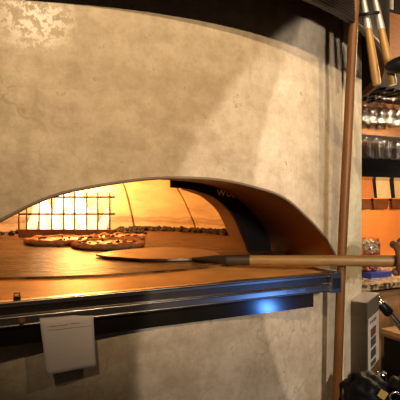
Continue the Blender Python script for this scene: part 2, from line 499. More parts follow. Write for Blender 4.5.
for a, b in zip(L, L[1:]):
    for k in range(4): bm.faces.new((a[k], a[(k + 1) % 4], b[(k + 1) % 4], b[k]))
bm.faces.new(L[0]); bm.faces.new(L[-1][::-1])
shield = sh.build('heat_shield', M['shield'], oven)
fg = MB(); bm = fg.bm
L = []
for i_ in sn[12:]:
    g = 0.018
    L.append([bm.verts.new(ov(i_[0] + .004, PS + .010, i_[1] + .002)), bm.verts.new(ov(i_[0] + .012, PS + .115, i_[1] + .004)), bm.verts.new(ov(i_[0] + .016, PS + .115, i_[1] + .008)), bm.verts.new(ov(i_[0] + .010, PS + .010, i_[1] + .007))])
for a, b in zip(L, L[1:]):
    for k in range(4): bm.faces.new((a[k], a[(k + 1) % 4], b[(k + 1) % 4], b[k]))
bm.faces.new(L[0]); bm.faces.new(L[-1][::-1])
fg.build('shield_flange', M['copper'], shield, smooth=60)

# raised letters on the heat shield
def letter(ch, size, s, z, ang, par):
    cu = bpy.data.curves.new('lettering', 'FONT'); cu.body = ch; cu.size = size; cu.extrude = 0.0008; cu.offset = size * 0.012
    ob = bpy.data.objects.new('lettering', cu); COL.objects.link(ob)
    me = bpy.data.meshes.new_from_object(ob.evaluated_get(bpy.context.evaluated_depsgraph_get()))
    wdt = max(v.co.x for v in me.vertices)
    bpy.data.objects.remove(ob); bpy.data.curves.remove(cu)
    ca, sa = math.cos(ang), math.sin(ang)
    for v in me.vertices:
        x, y, q = v.co.x * 1.05, v.co.y, v.co.z
        v.co = ov(s + x * ca - y * sa, PS - 0.001 - q, z + x * sa + y * ca)
    return me, wdt * 1.05
bml = bmesh.new()
s_, z_ = 0.293, 0.1835
for ch, sz in (('W', .0270), ('O', .0205), ('O', .0205), ('D', .0205)):
    ang = -0.05 - (s_ - .293) * 2.5
    me, wd = letter(ch, sz, s_, z_, ang, shield)
    bml.from_mesh(me); bpy.data.meshes.remove(me)
    adv = wd + .0022
    s_ += adv * math.cos(ang); z_ += adv * math.sin(ang)
lt = MB(); lt.bm.free(); lt.bm = bml
lt.build('lettering', M['brass'], shield)

# steel shelf along the front, black apron below
PF, SE = -0.152, 0.384
ld = MB()
ld.fbox(ov, -SE, SE, PF, -0.137, -0.007, 0.002)             # top lip
ld.fbox(ov, -SE, SE, PF + .010, -0.10, -0.022, -0.007)      # groove
ld.fbox(ov, -SE, SE, PF - .002, -0.10, -0.040, -0.024)      # lower rail
ld.fbox(ov, -SE, SE, PF + .010, -0.10, -0.026, -0.020)
for z_l, r_l in ((.0, .0028), (-.025, .0022), (-.0385, .0026)):
    ld.tube([ov(-SE, PF - .001, z_l), ov(SE - .028, PF - .001, z_l)], r_l, 12)
shelf = ld.build('front_shelf', M['steel'], oven, smooth=35)
gv = MB(); gv.fbox(ov, -SE, SE - .03, PF + .005, PF + .0098, -0.021, -0.008)
gv.build('groove', M['darksteel'], shelf)
eb = MB(); eb.fbox(ov, SE - .028, SE + .002, PF - .006, -0.06, -0.044, 0.002)
eb.build('end_cap', M['steel'], shelf)
eb = MB(); eb.fbox(ov, SE - .024, SE - .002, PF - .0075, PF - .0055, -0.034, -0.010); eb.build('cap_inset', M['darksteel'], shelf)
# little return under the shelf that meets the wall towards both ends
bs = MB(); bs.prism([ov(s, p, -0.040) for s, p in ((-SE, -.12), (SE, -.12), (SE, -.065), (.3, -.098), (.15, -.128), (-.15, -.128), (-.3, -.098), (-SE, -.065))], Vector((0, 0, 0.037)))
bs.build('under_plate', M['darksteel'], shelf)
ap = MB(); ap.fbox(ov, -0.375, 0.314, -0.146, -0.138, -0.073, -0.038)
ap.fbox(ov, -0.375, 0.314, -0.146, -0.09, -0.042, -0.038)
ap.build('apron', M['apron'], oven)
wt = MB()
for a, b in ((.235, .268), (.285, .345)):
    wt.fbox(ov, a, b, PF - .0035, PF - .001, -0.034, -0.028)
wt.build('latch_bar', M['chrome'], shelf)

# ------------------------------------------------------------------ hood hanging round the oven
hd = MB(); bm = hd.bm
RH, ZH = 1.16, ZC + 0.413
prof = [(RH - .03, ZH + .012), (RH - .012, ZH), (RH, ZH)]
z = ZH + .006
while z < ZH + .36:
    prof += [(RH, z), (RH + .0022, z + .002), (RH, z + .0042)]
    z += .0064
prof += [(RH, ZH + .40), (RH, 3.70)]
hd.lathe(prof, (AX.x, AX.y, 0), 160)
hood = hd.build('extractor_hood', M['hood'], None, smooth=30)
tag(hood, 'black ribbed round hood above the pale plaster oven', 'hood')

# ------------------------------------------------------------------ fire, guard and ash
gY = 2.15
def gp(u, z, dy=0): return Vector(((u - 200) / F * gY, gY + dy, DECK + z))
guard = empty('fire_guard', gp(67, 0.005), 'iron grid standing in front of the flames at left inside oven', 'fire guard')
g = MB(); g.box(gp(67, 0.022), (0.425, 0.03, 0.034)); g.build('base_bar', M['iron'], guard)
for z in (0.183, 0.107):
    g = MB(); g.tube([gp(19, z), gp(115, z)], 0.0042, 8); g.build('rail', M['iron'], guard, smooth=True)
for u in (27, 39.5, 52, 64, 75, 87, 98, 110):
    g = MB(); g.tube([gp(u, .034, -.004), gp(u, .205, -.004)], 0.0036, 8); g.build('upright', M['iron'], guard, smooth=True)
g = MB(); g.tube([gp(19, .034), gp(19, .12)], 0.0042, 8); g.build('post', M['iron'], guard, smooth=True)

fire = empty('fire', (-0.66, 2.36, DECK + .005), 'bright yellow flames burning behind the iron grid at left', 'fire')
def tongue(x, y, h, w, seed, m):
    t = MB(); bm = t.bm; w *= .72
    rr = random.Random(seed); p1, p2 = rr.uniform(0, 6), rr.uniform(0, 6)
    rings = []; seg = 12
    for i in range(15):
        q = i / 14
        rad = w * (math.sin(PI * min(1, q * 0.78 + .22)) ** 0.8) * (1 - q ** 3) + .001
        ox = .022 * math.sin(p1 + q * 5) * q; oy = .02 * math.sin(p2 + q * 4) * q
        rings.append([bm.verts.new((x + ox + rad * (1 + .25 * math.sin(3 * k * 2 * PI / seg + p1 + q * 4)) * math.cos(2 * PI * k / seg), y + oy + rad * .7 * math.sin(2 * PI * k / seg), DECK + .008 + q * h)) for k in range(seg)])
    for a, b in zip(rings, rings[1:]):
        for k in range(seg): bm.faces.new((a[k], a[(k + 1) % seg], b[(k + 1) % seg], b[k]))
    bm.faces.new(rings[0][::-1]); bm.faces.new(rings[-1])
    t.build('flame_tongue', m, fire, smooth=True)
for i, (u, y, h, w) in enumerate([(32, 2.33, .17, .030), (44, 2.38, .26, .045), (58, 2.42, .30, .05), (70, 2.36, .24, .04), (82, 2.42, .28, .05), (93, 2.36, .20, .036), (103, 2.40, .15, .03), (50, 2.30, .13, .026), (76, 2.29, .12, .026), (64, 2.30, .15, .022)]):
    tongue((u - 200) / F * y, y, h, w, i, M['core'] if i in (1, 2, 4, 3) else M['flame'])

# split logs under the flames
def log(u, y, ln, rad, rz, zz, label):
    x = (u - 200) / F * y
    dv = Vector((math.cos(rz), math.sin(rz), 0)) * ln / 2
    c = Vector((x, y, DECK + .006 + rad + zz))
    b = MB()
    b.tube([c - dv, c - dv * .5, c + dv * .4, c + dv], [rad * .9, rad, rad * 1.03, rad * .85], 9)
    tag(b.build('log', M['ash'], None), label, 'log', 'burning logs behind the grid')

ash = MB()
rr = random.Random(3)
for k in range(260):
    a = math.radians(rr.uniform(4, 74)); r = rr.uniform(.715, .775)
    q = AX + Vector((math.sin(a), math.cos(a), 0)) * r
    s_ = rr.uniform(.009, .023)
    if q.x > ov(.5, .3, 0).x and q.y < 2.0: continue
    ash.ball((q.x, q.y, DECK + .004 + s_ * .5), (s_, s_, s_ * .75), 1, lump=.5, freq=60)
for k in range(110):
    q = Vector(((rr.uniform(-8, 150) - 200) / F * 2.4, rr.uniform(2.24, 2.55), 0))
    if (q - Vector((AX.x, AX.y, 0))).length > .75: continue
    s_ = rr.uniform(.006, .018)
    ash.ball((q.x, q.y, DECK + .004 + s_ * .5), (s_, s_, s_ * .75), 1, lump=.5, freq=60)
tag(ash.build('ash_bank', M['ash'], None), 'dark charred ash along the back wall of oven', 'ash', kind='stuff')

# ------------------------------------------------------------------ pizzas
def pizza(x, y, rad, seed, label):
    rr = random.Random(seed)
    z0 = DECK + .006
    root = empty('pizza', (x, y, z0), label, 'pizza', 'pizzas baking on the hearth')
    c = MB(); bm = c.bm
    nseg = 48; rings = []
    pr = [(0.0, 0.0), (.95, 0.0), (1.0, .006), (.99, .014), (.94, .019), (.87, .016), (.83, .010), (0.0, .008)]
    for r, z in pr:
        if r == 0: rings.append([bm.verts.new((x, y, z0 + z))]); continue
        row = []
        for k in range(nseg):
            a = 2 * PI * k / nseg
            f = 1 + .05 * noise.noise(Vector((math.cos(a) * 2 + seed, math.sin(a) * 2, r)))
            zz = z * (1 + .55 * noise.noise(Vector((math.cos(a) * 4, math.sin(a) * 4 + seed, 3)))) if z > .012 else z
            row.append(bm.verts.new((x + rad * r * f * math.cos(a), y + rad * r * f * math.sin(a), z0 + zz)))
        rings.append(row)
    for a, b in zip(rings, rings[1:]):
        for k in range(nseg):
            k2 = (k + 1) % nseg
            if len(a) == 1: bm.faces.new((a[0], b[k2], b[k]))
            elif len(b) == 1: bm.faces.new((a[k], a[k2], b[0]))
            else: bm.faces.new((a[k], a[k2], b[k2], b[k]))
    c.build('crust', M['crust'], root, smooth=True)
    t = MB(); bm = t.bm
    rings = []
    for i in range(9):
        r = rad * .86 * i / 8
        if i == 0: rings.append([bm.verts.new((x, y, z0 + .013))]); continue
        rings.append([bm.verts.new((x + r * math.cos(2 * PI * k / 40), y + r * math.sin(2 * PI * k / 40), z0 + .0125 + .006 * noise.noise(Vector((r * 60 * math.cos(2 * PI * k / 40), r * 60 * math.sin(2 * PI * k / 40), seed))) - (.004 if i == 8 else 0))) for k in range(40)])
    for a, b in zip(rings, rings[1:]):
        for k in range(40):
            if len(a) == 1: bm.faces.new((a[0], b[k], b[(k + 1) % 40]))
            else: bm.faces.new((a[k], b[k], b[(k + 1) % 40], a[(k + 1) % 40]))
    t.build('cheese_topping', M['cheese'], root, smooth=True)
    for k in range(18):
        a = rr.uniform(0, 2 * PI); r = rad * math.sqrt(rr.uniform(.02, .62))
        q = MB(); sz = rr.uniform(.004, .0095)
        q.ball((x + r * math.cos(a), y + r * math.sin(a), z0 + .016), (sz, sz * rr.uniform(.6, 1), sz * .5), 2, Matrix.Rotation(a, 3, 'Z'), lump=.4, freq=70)
        q.build('topping', M['topping'], root, smooth=True)
pizza(-.525, 1.86, .150, 11, 'pizza at left on the hearth, closest below the bright flames')
pizza(-.325, 1.70, .128, 23, 'pizza in front on the hearth, just beyond the tip of the peel')
pizza(-.345, 2.00, .118, 37, 'pizza farthest back, behind the front pizza and right of the grid')

# ------------------------------------------------------------------ pizza peel
H0, H1 = Vector((.068, 1.20, ZC - .1500)), Vector((.58, 1.075, ZC - .1375))
peel = empty('pizza_peel', (0.0, 1.35, DECK + .006), 'long wooden-handled metal peel reaching from the fist into the oven', 'peel')
b = MB()
bl = [(-.302, 1.390), (-.262, 1.340), (-.16, 1.283), (-.085, 1.275), (-.02, 1.288), (.012, 1.262), (.034, 1.262), (.052, 1.300), (.060, 1.36), (.045, 1.46), (.0, 1.54), (-.07, 1.585), (-.15, 1.585), (-.22, 1.54), (-.27, 1.47)]
b.prism([Vector((x, y, DECK + .008)) for x, y in bl], Vector((0, 0, .0055)))
b.build('blade', M['blade'], peel)
b = MB()
b.tube([Vector((-.02, 1.268, DECK + .0155)), Vector((.0, 1.245, DECK + .017)), Vector((.04, 1.218, DECK + .0195)), H0.lerp(H1, .02)], [.004, .006, .0105, .0125], 12)
b.build('neck', M['ferrule'], peel, smooth=40)
b = MB(); b.tube([H0.lerp(H1, .0), H0.lerp(H1, .11)], [.0128, .0132], 16); b.build('ferrule', M['ferrule'], peel, smooth=40)
b = MB(); b.tube([H0.lerp(H1, .105), H0.lerp(H1, .5), H0.lerp(H1, .97), H0.lerp(H1, .99), H1], [.0122, .0132, .0140, .0125, .006], 18)
b.build('handle', M['wood'], peel, smooth=40)

# ------------------------------------------------------------------ leaning wooden pole
PT, PM = at(356.6, -40, 1.118), at(341.5, 261, 1.166)
PBf = PT + (PM - PT) * (PT.z / (PT.z - PM.z))
PBf.y = 1.180
b = MB(); b.tube([PT, PM, PBf], [.0112, .0112, .0112], 14)
tag(b.build('wooden_pole', M['pole'], None, smooth=40), 'brown wooden pole leaning upright beside the oven, passing behind the peel handle', 'pole')

# ------------------------------------------------------------------ paper hanging on the shelf
pp = MB(); bm = pp.bm
NX, NZ = 14, 14
tl, trr, bl_, br = (-.2850, -.037), (-.1935, -.039), (-.2750, -.1225), (-.1905, -.1240)
def paper_pt(i, k, off=0):
    fx, fz = i / NX, k / NZ
    s0 = tl[0] + (trr[0] - tl[0]) * fx; s1 = bl_[0] + (br[0] - bl_[0]) * fx
    z0 = tl[1] + (trr[1] - tl[1]) * fx; z1 = bl_[1] + (br[1] - bl_[1]) * fx
    curl = .006 * fz * fz + .010 * max(0, (fz - .75)) * max(0, .5 - fx) * 4 + .002 * math.sin(fx * 5)
    return ov(s0 + (s1 - s0) * fz, PF - .006 - curl - off, z0 + (z1 - z0) * fz)
gr = [[bm.verts.new(paper_pt(i, k)) for k in range(NZ + 1)] for i in range(NX + 1)]
for i in range(NX):
    for k in range(NZ): bm.faces.new((gr[i][k], gr[i + 1][k], gr[i + 1][k + 1], gr[i][k + 1]))
# folded top edge lying back over the rail
fb = [bm.verts.new(paper_pt(i, 0) + N * .0045 + Vector((0, 0, .0065))) for i in range(NX + 1)]
for i in range(NX): bm.faces.new((fb[i], fb[i + 1], gr[i + 1][0], gr[i][0]))
sheet = pp.build('paper_sheet', M['paper'], None, smooth=True)
so_ = sheet.modifiers.new('thickness', 'SOLIDIFY'); so_.thickness = .0009; so_.offset = 0
tag(sheet, 'pale paper sheet with faint pencil line hanging from the steel shelf at lower left', 'paper')
ik = MB()
rr = random.Random(5)
for row, (a, c) in enumerate(((.14, .50), (.54, .74), (.12, .95))):
    x = a; z = (.085, .075, .16)[row]
    while x < c:
        w = rr.uniform(.02, .05) if row < 2 else .04
        p0 = paper_pt(x * NX, z * NZ, .0008); p1 = paper_pt(min(c, x + w) * NX, (z + rr.uniform(-.012, .012) * (row < 2)) * NZ, .0008)
        ik.tube([p0, p1], .00045 if row < 2 else .0003, 5)
        x += w + (rr.choice((0.0, .012)) if row < 2 else 0)
ik.build('pencil_lines', M['ink'], sheet)

# black clip and small bolt on the shelf
c = at(15, 299.5, .835)
cl = empty('binder_clip', (c.x, c.y, DECK + .002), 'small black clip standing on the steel shelf at far left', 'clip')
q = (c - OC).dot(D)
b = MB(); b.fbox(ov, q - .0055, q + .0055, -.146, -.136, .002, .008); b.build('clip_body', M['black'], cl)
b = MB(); b.tube([ov(q - .004, -.141, .008), ov(q - .005, -.141, .013), ov(q + .005, -.141, .013), ov(q + .004, -.141, .008)], .0012, 8); b.build('wire_loop', M['black'], cl, smooth=True)
b = MB(); b.lathe([(0, 0), (.006, 0), (.006, .004), (.0035, .007), (0, .0075)], ov(q + .006, PF - .002, -.031), 14, Matrix([D, Vector((0, 0, 1)), -N]).transposed().to_3x3())
b.build('bolt', M['iron'], shelf, smooth=40)

# ------------------------------------------------------------------ control box on the oven's side
def fb_(q, w, z):      # q along the side wall from the tangent point, w out from it, z relative to eye
    v = T0 + tT * q + nT * w
    return Vector((v.x, v.y, ZC + z))
def qAt(u):
    k = (u - 200) / F
    return (k * T0.y - T0.x) / (tT.x - k * tT.y)
q0 = qAt(349.3)
Wb = .050
nearc = T0 + tT * q0 + nT * Wb
zt = -(303 - 200) / F * nearc.y; zb_ = -(377 - 200) / F * nearc.y
q1 = q0 + .158
box = empty('control_box', fb_((q0 + q1) / 2, 0.003, zb_), 'grey steel control box with pale button panel on the oven side', 'control box')
b = MB()
b.fbox(fb_, q0, q1, .0036, Wb, zb_, zt); b.build('housing', M['boxsteel'], box)
b = MB(); b.fbox(fb_, q0 - .002, q1 + .002, .0036, Wb + .003, zt, zt + .004); b.build('lid', M['silver'], box)
b = MB(); b.fbox(fb_, q0 + .004, q1 - .004, Wb, Wb + .002, zb_ + .004, zt - .003); b.build('front_plate', M['boxface'], box)
b = MB(); b.fbox(fb_, q0 + .012, q1 - .010, Wb + .002, Wb + .0035, zb_ + .012, zt - .050); pan = b.build('button_panel', M['panel'], box)
hh = zt - .050 - zb_ - .012
for i, (m_, f0, f1) in enumerate((('darkred', .62, .78), ('darkgrey', .42, .58), ('darkgrey', .20, .36), ('darkgrey', .05, .13))):
    b = MB(); b.fbox(fb_, q0 + .035, q0 + .095, Wb + .0035, Wb + .0055, zb_ + .012 + hh * f0, zb_ + .012 + hh * f1); b.build('button', M[m_], pan)
for i in range(4):
    b = MB(); b.fbox(fb_, q0 + .03 + .022 * i, q0 + .040 + .022 * i, Wb + .0035, Wb + .0045, zb_ + .012 + hh * .88, zb_ + .012 + hh * .94); b.build('indicator', M['darkgrey'], pan)

# ------------------------------------------------------------------ bar back: unit with glasses
unit = empty('bar_shelf', bk(1.1, .3, bkz(178, bks(380, .15), .15)), 'dark open shelf unit full of glasses behind the oven at right', 'shelf')
sL = bks(361, .15) - .07
zbk = lambda v: bkz(v, bks(380, .15), .15)
z_low0, z_low1, z_lip0, z_lip1 = zbk(177.5), zbk(167.5), zbk(166.5), zbk(160)
SR = 1.7
b = MB(); b.fbox(bk, sL, SR, .10, .455, z_lip0, z_lip1); b.build('shelf_board', M['gloss'], unit)
b = MB(); b.fbox(bk, sL, SR, .13, .455, z_low0, z_low1 + .006); b.build('drawer_tray', M['gloss'], unit)
b = MB(); b.fbox(bk, sL, SR, .4460, .4545, zbk(201), z_low0); b.build('card_rail', M['darkwood'], unit)  # dark strip painted in for the shade between the cards
b = MB(); b.fbox(bk, sL, SR, .43, .455, z_lip1, zbk(84)); b.build('back_panel', M['brown'], unit)
b = MB(); b.fbox(bk, sL, SR, .40, .43, zbk(134), zbk(127)); b.build('back_rail', M['darkwood'], unit)
b = MB(); b.fbox(bk, sL, sL + .02, .12, .43, z_lip1, zbk(90)); b.build('side_panel', M['redwood'], unit)
zr = zbk(88)
b = MB(); b.fbox(bk, sL, SR, .10, .455, zr, zbk(66)); b.build('top_board', M['darkwood'], unit)
b = MB(); b.fbox(bk, sL, SR, .44, .455, zbk(66), zbk(-40)); b.build('upper_back', M['darkwood'], unit)
for i in range(7):
    s = sL + .035 + i * .062
    b = MB(); b.fbox(bk, s - .004, s + .004, .12, .43, zr - .014, zr); b.build('glass_rail', M['black'], unit)

# hanging stem glasses
def stem_glass(c):
    o = empty('stem_glass', c)
    pr = [(.030, 0), (.031, -.002), (.006, -.006), (.0035, -.014), (.0035, -.070), (.010, -.080), (.026, -.096), (.034, -.118), (.035, -.138), (.031, -.165), (.0292, -.165), (.033, -.138), (.032, -.118), (.024, -.098), (.003, -.084)]
    b = MB(); b.lathe(pr, c, 20); b.build('glass_body', M['glass'], o, smooth=True, fix=False)
    return o
c0 = bk(0, 0, 0)
first = None
HG = 'stem glasses hanging under the dark board'
cnt = 0
for row, p in enumerate((.16, .26, .36)):
    for i in range(7):
        s = sL + .066 + i * .062
        if bks(0, 0) is None: pass
        loc = bk(s, p, zr - .014)
        if (loc.x / loc.y) > .47 or (loc.x / loc.y) < .30: continue
        if first is None: o = first = stem_glass(loc)
        else:
            o = copy_tree(first); o.location = loc
        tag(o, 'clear stem glass hanging upside down under the dark board', 'glass', HG); cnt += 1
# tumblers standing on the shelf
def tumbler(c):
    o = empty('tumbler', c)
    pr = [(0, .001), (.024, .001), (.0255, .004), (.031, .105), (.0295, .105), (.024, .012), (0, .011)]
    b = MB(); b.lathe(pr, c, 18); b.build('glass_body', M['glass'], o, smooth=40, fix=False)
    return o
first = None
for row, p in enumerate((.135, .205, .275, .345)):
    for i in range(9):
        s = sL + .055 + i * .068 + (row % 2) * .03
        loc = bk(s, p, z_lip1)
        if (loc.x / loc.y) > .47 or (loc.x / loc.y) < .30: continue
        if first is None: o = first = tumbler(loc)
        else:
            o = copy_tree(first); o.location = loc
        tag(o, 'clear tumbler standing in the packed rows on the black shelf', 'glass', 'tumblers on the black shelf')
# an upside-down goblet on the tumblers' far row
# crate and bottle above
zc0 = zbk(66)
sC = bks(388, .14)
crate = empty('wooden_crate', bk(sC + .15, .25, zc0), 'orange wooden crate on top of the shelf unit at upper right', 'crate')
zcr0, zcr1 = zc0, bkz(10, sC, .14)
b = MB(); b.fbox(bk, sC, sC + .32, .14, .40, zcr0, zcr1); b.build('crate_box', M['redwood'], crate)
b = MB(); b.fbox(bk, sC - .004, sC + .324, .132, .408, zcr1 - .010, zcr1 + .004); b.build('crate_rim', M['darkwood'], crate)
b = MB(); b.fbox(bk, sC - .004, sC + .324, .132, .408, zcr0, zcr0 + .012); b.build('crate_plinth', M['darkwood'], crate)
bo = bk(sC + .055, .20, zcr1 + .004)
bot = empty('bottle', bo, 'pale labelled bottle standing on the orange wooden crate', 'bottle')
b = MB(); b.lathe([(0, 0), (.034, 0), (.036, .004), (.036, .15), (.030, .18), (.014, .205), (.013, .26), (.0, .26)], bo, 22); b.build('bottle_body', M['silver'], bot, smooth=40)
b = MB(); b.lathe([(.0365, .02), (.0368, .02), (.0368, .12), (.0365, .12)], bo, 22); b.build('bottle_label', M['white'], bot, smooth=40)
b = MB(); b.lathe([(0, .275), (.015, .275), (.015, .25), (0.0, .25)], bo, 16); b.build('cap', M['black'], bot, smooth=40)

# wall pockets with cards
def zP(v, s): return bkz(v, s, .44)
for i, (u0, u1, c0_, c1_, mm, lab) in enumerate(((358.0, 369.5, 357.5, 374.0, 'card2', 'orange card in the wall pocket beside the oven side, leftmost card'),
                                        (371.5, 387.5, 377.0, 391.0, 'card', 'cream card leaning in the middle wall pocket under black shelf'),
                                        (390.0, 406.0, 395.0, 409.0, 'card', 'cream card cut off by the right edge under black shelf'))):
    s0, s1 = bks(u0, .44), bks(u1, .44); sm = (s0 + s1) / 2; hw = (s1 - s0) / 2
    zt_, zb2 = zP(198, sm), zP(209, sm)
    pk = empty('wall_pocket', bk(sm, .455, zb2), ['brown wall pocket beside the oven side holding the orange card', 'middle brown wall pocket under the leaning cream card', 'brown wall pocket at the right edge of the picture'][i], 'wall pocket', 'brown pockets on the orange wall')
    b = MB()
    def pol(p): return [bk(sm - hw, p, zt_), bk(sm - hw * .96, p, zb2 + .012), bk(sm - hw * .70, p, zb2), bk(sm + hw * .62, p, zb2), bk(sm + hw * .85, p, zb2 + .012), bk(sm + hw * .92, p, zt_)]
    b.prism(pol(.425), N * .004); b.build('pocket_front', M['amber'], pk)
    b = MB(); b.prism([bk(sm - hw * .9, .425, zb2 - .001), bk(sm + hw * .8, .425, zb2 - .001), bk(sm + hw * .8, .458, zb2 - .001), bk(sm - hw * .9, .458, zb2 - .001)], Vector((0, 0, .004))); b.build('pocket_floor', M['amber'], pk)
    b = MB(); b.fbox(bk, sm - hw, sm + hw * .92, .423, .4245, zt_ - .006, zt_); b.build('pocket_lip', M['orange'], pk)
    a0_, a1_ = bks(c0_, .435), bks(c1_, .435)
    b = MB(); b.prism([bk(a0_, .432, zP(198.5, sm) - .0), bk(a1_, .432, zP(198.5, sm)), bk(a1_ - .012, .440, zP(178.6, sm)), bk(a0_ - .006, .440, zP(178.6, sm))], N * .0015)
    tag(b.build('card', M[mm], None), lab, 'card', 'cards in the wall pockets')

# ------------------------------------------------------------------ granite counter with jar
sc0 = bks(352, 0)
zct = bkz(285.5, bks(364, 0), 0)
ct = MB(); ct.fbox(bk, sc0 - .05, 2.2, .0, .455, zct - .028, zct)
tag(ct.build('granite_counter', M['granite'], None), 'speckled granite counter slab against the orange wall', 'counter')
cb = empty('bar_cabinet', bk(1.0, .25, -ZC), 'tan wooden cabinet under the speckled granite counter', 'cabinet')
b = MB(); b.fbox(bk, sc0 - .04, 2.2, .035, .45, -ZC, zct - .028 - .012); b.build('cabinet_body', M['tan'], cb)
b = MB(); b.fbox(bk, sc0 - .045, 2.2, .012, .45, zct - .040, zct - .028); b.build('edge_strip', M['black'], cb)
for i in range(4):
    s = sc0 + .02 + i * .42
    b = MB(); b.fbox(bk, s, s + .40, .024, .035, -ZC + .10, zct - .075); dr = b.build('cabinet_door', M['tan'], cb)
    b = MB(); b.fbox(bk, s + .36, s + .37, .012, .024, -.70, -.58); b.build('door_handle', M['chrome'], dr)
jp = .20
js = bks(370, jp)
jz = zct
jc = bk(js, jp, jz)
# blue tray with a jar of red sweets standing in it
ty = MB(); ty.fbox(bk, js - .065, js + .085, jp - .07, jp + .07, jz, jz + .028)
tray = ty.build('blue_tray', M['blue'], None)
tag(tray, 'flat blue plastic box on the granite counter below the jar', 'box')
jc = jc + Vector((0, 0, .028))
jar = empty('sweet_jar', jc, 'clear jar of red wrapped sweets on the blue box', 'jar')
jh = bkz(238, js, jp) - jz - .028
b = MB(); b.lathe([(0, 0), (.050, 0), (.054, .006), (.054, jh * .82), (.046, jh * .95), (.046, jh), (.044, jh), (.044, jh * .95), (.051, jh * .82), (.051, .008), (0, .004)], jc, 28)
b.build('jar_glass', M['glass'], jar, smooth=40, fix=False)
rr = random.Random(9)
for k in range(90):
    a, r = rr.uniform(0, 6.28), .042 * math.sqrt(rr.random()); zz = .012 + (k / 90) * jh * .84
    b = MB(); b.ball(jc + Vector((r * math.cos(a), r * math.sin(a), zz)), (.013, .011, .009), 1, Matrix.Rotation(a, 3, 'Z'))
    b.build('sweet', M['red'] if zz < jh * .56 else M['white'], jar, smooth=True)

# ------------------------------------------------------------------ tools hanging in a rack
def on_hood(u):
    k = (u - 200) / F; r = Vector((k, 1, 0)).normalized(); b_ = r.dot(AX); return (r * (b_ - math.sqrt(max(0, b_ * b_ - AX.length_squared + RH * RH)))).y
rackY = on_hood(368) - .045
rack = empty('tool_rack', at(372, 14, rackY), 'black bar holding two wood-handled tools by the oven side', 'rack')
b = MB(); b.tube([at(362, 14.5, rackY - .017), at(379, 12.5, rackY - .017)], .004, 10); b.build('rack_bar', M['black'], rack, smooth=True)
b = MB(); b.tube([at(362, 14.5, rackY - .017), at(360.5, 14.5, on_hood(361) + .004)], .004, 10); b.build('bracket', M['black'], rack, smooth=True)
for i, (t, e, lab) in enumerate((((363.5, 0), (377.0, 85), 'wood-handled oven tool with silver sleeve, hanging nearer the oven side'), ((375.0, 0), (393.0, 85), 'wood-handled oven tool with silver sleeve, hanging under the black lamp head'))):
    P0, P1 = at(t[0], t[1], rackY), at(e[0], e[1], rackY - .01)
    ax_ = (P1 - P0)
    tl_ = empty('oven_tool', P1, lab, 'oven tool', 'wood-handled tools in the rack')
    f = .34
    b = MB(); b.tube([P0 + ax_ * f, P0 + ax_ * .6, P0 + ax_ * .97, P1], [.0080, .0094, .0100, .0082], 16); b.build('handle', M['wood2'], tl_, smooth=40)
    b = MB(); b.tube([P0 + ax_ * -.02, P0 + ax_ * (f + .01)], [.0062, .0094], 16); b.build('sleeve', M['silver'], tl_, smooth=40)
    b = MB(); b.tube([P0 + ax_ * -.9, P0 + ax_ * -.01], .0045, 12); b.build('shaft', M['silver'], tl_, smooth=40)
    hc = P0 + ax_ * -1.0
    b = MB(); b.box(hc, (.024, .012, .10), Matrix.Rotation(-.15, 3, 'Y'), .004); b.build('tool_head', M['blade'], tl_)
# black lamp head
lp = at(385, 64, rackY - .055)
lamp = empty('lamp', Vector((lp.x + .12, lp.y, 3.7)), 'rounded black lamp head jutting in from the right edge', 'lamp')
b = MB(); b.ball((lp.x + .055, lp.y, lp.z), (.056, .034, .021), 3, Matrix.Rotation(-.12, 3, 'Y')); b.build('lamp_head', M['black'], lamp, smooth=True)
b = MB(); b.tube([(lp.x + .12, lp.y, lp.z), (lp.x + .12, lp.y, 3.7)], .008, 10); b.build('stem', M['black'], lamp, smooth=True)

# ------------------------------------------------------------------ lower right: cart, steel wand, bag
s0_ = .115
cart = empty('work_cart', bk(.5, -.35, -ZC), 'low cart with worn wooden top under the granite counter edge', 'cart')
zt3 = -.625
b = MB(); b.fbox(bk, s0_, 1.0, -.62, -.02, zt3 - .02, zt3); b.build('cart_top', M['tan'], cart)
b = MB(); b.fbox(bk, s0_ - .004, 1.0, -.625, -.02, zt3 - .032, zt3 - .020); b.build('edge_rail', M['steel'], cart)
b = MB(); b.fbox(bk, s0_ + .012, .98, -.60, -.03, -ZC + .10, zt3 - .032); b.build('cart_body', M['black'], cart)
for s in (s0_ + .05, .92):
    for p in (-.55, -.08):
        b = MB(); b.tube([bk(s, p, -ZC + .10), bk(s, p, -ZC)], .02, 10); b.build('leg', M['black'], cart, smooth=True)
W0, W1 = at(375.5, 297, 1.72), at(440, 373, 1.68)
wand = empty('steel_wand', W1, 'steel tube with black collar slanting in beside control box', 'wand')
dw = (W1 - W0)
b = MB(); b.tube([W0 + dw * .19, W0 + dw * (W0.z / (W0.z - W1.z))], .0115, 14); b.build('tube', M['steel'], wand, smooth=40)
b = MB(); b.tube([W0 + dw * .085, W0 + dw * .10, W0 + dw * .215, W0 + dw * .23], [.015, .018, .018, .014], 16); b.build('collar', M['black'], wand, smooth=40)
b = MB(); b.tube([W0 - dw * .0, W0 + dw * .03, W0 + dw * .05, W0 + dw * .09], [.010, .014, .009, .012], 14); b.build('nozzle', M['chrome'], wand, smooth=40)

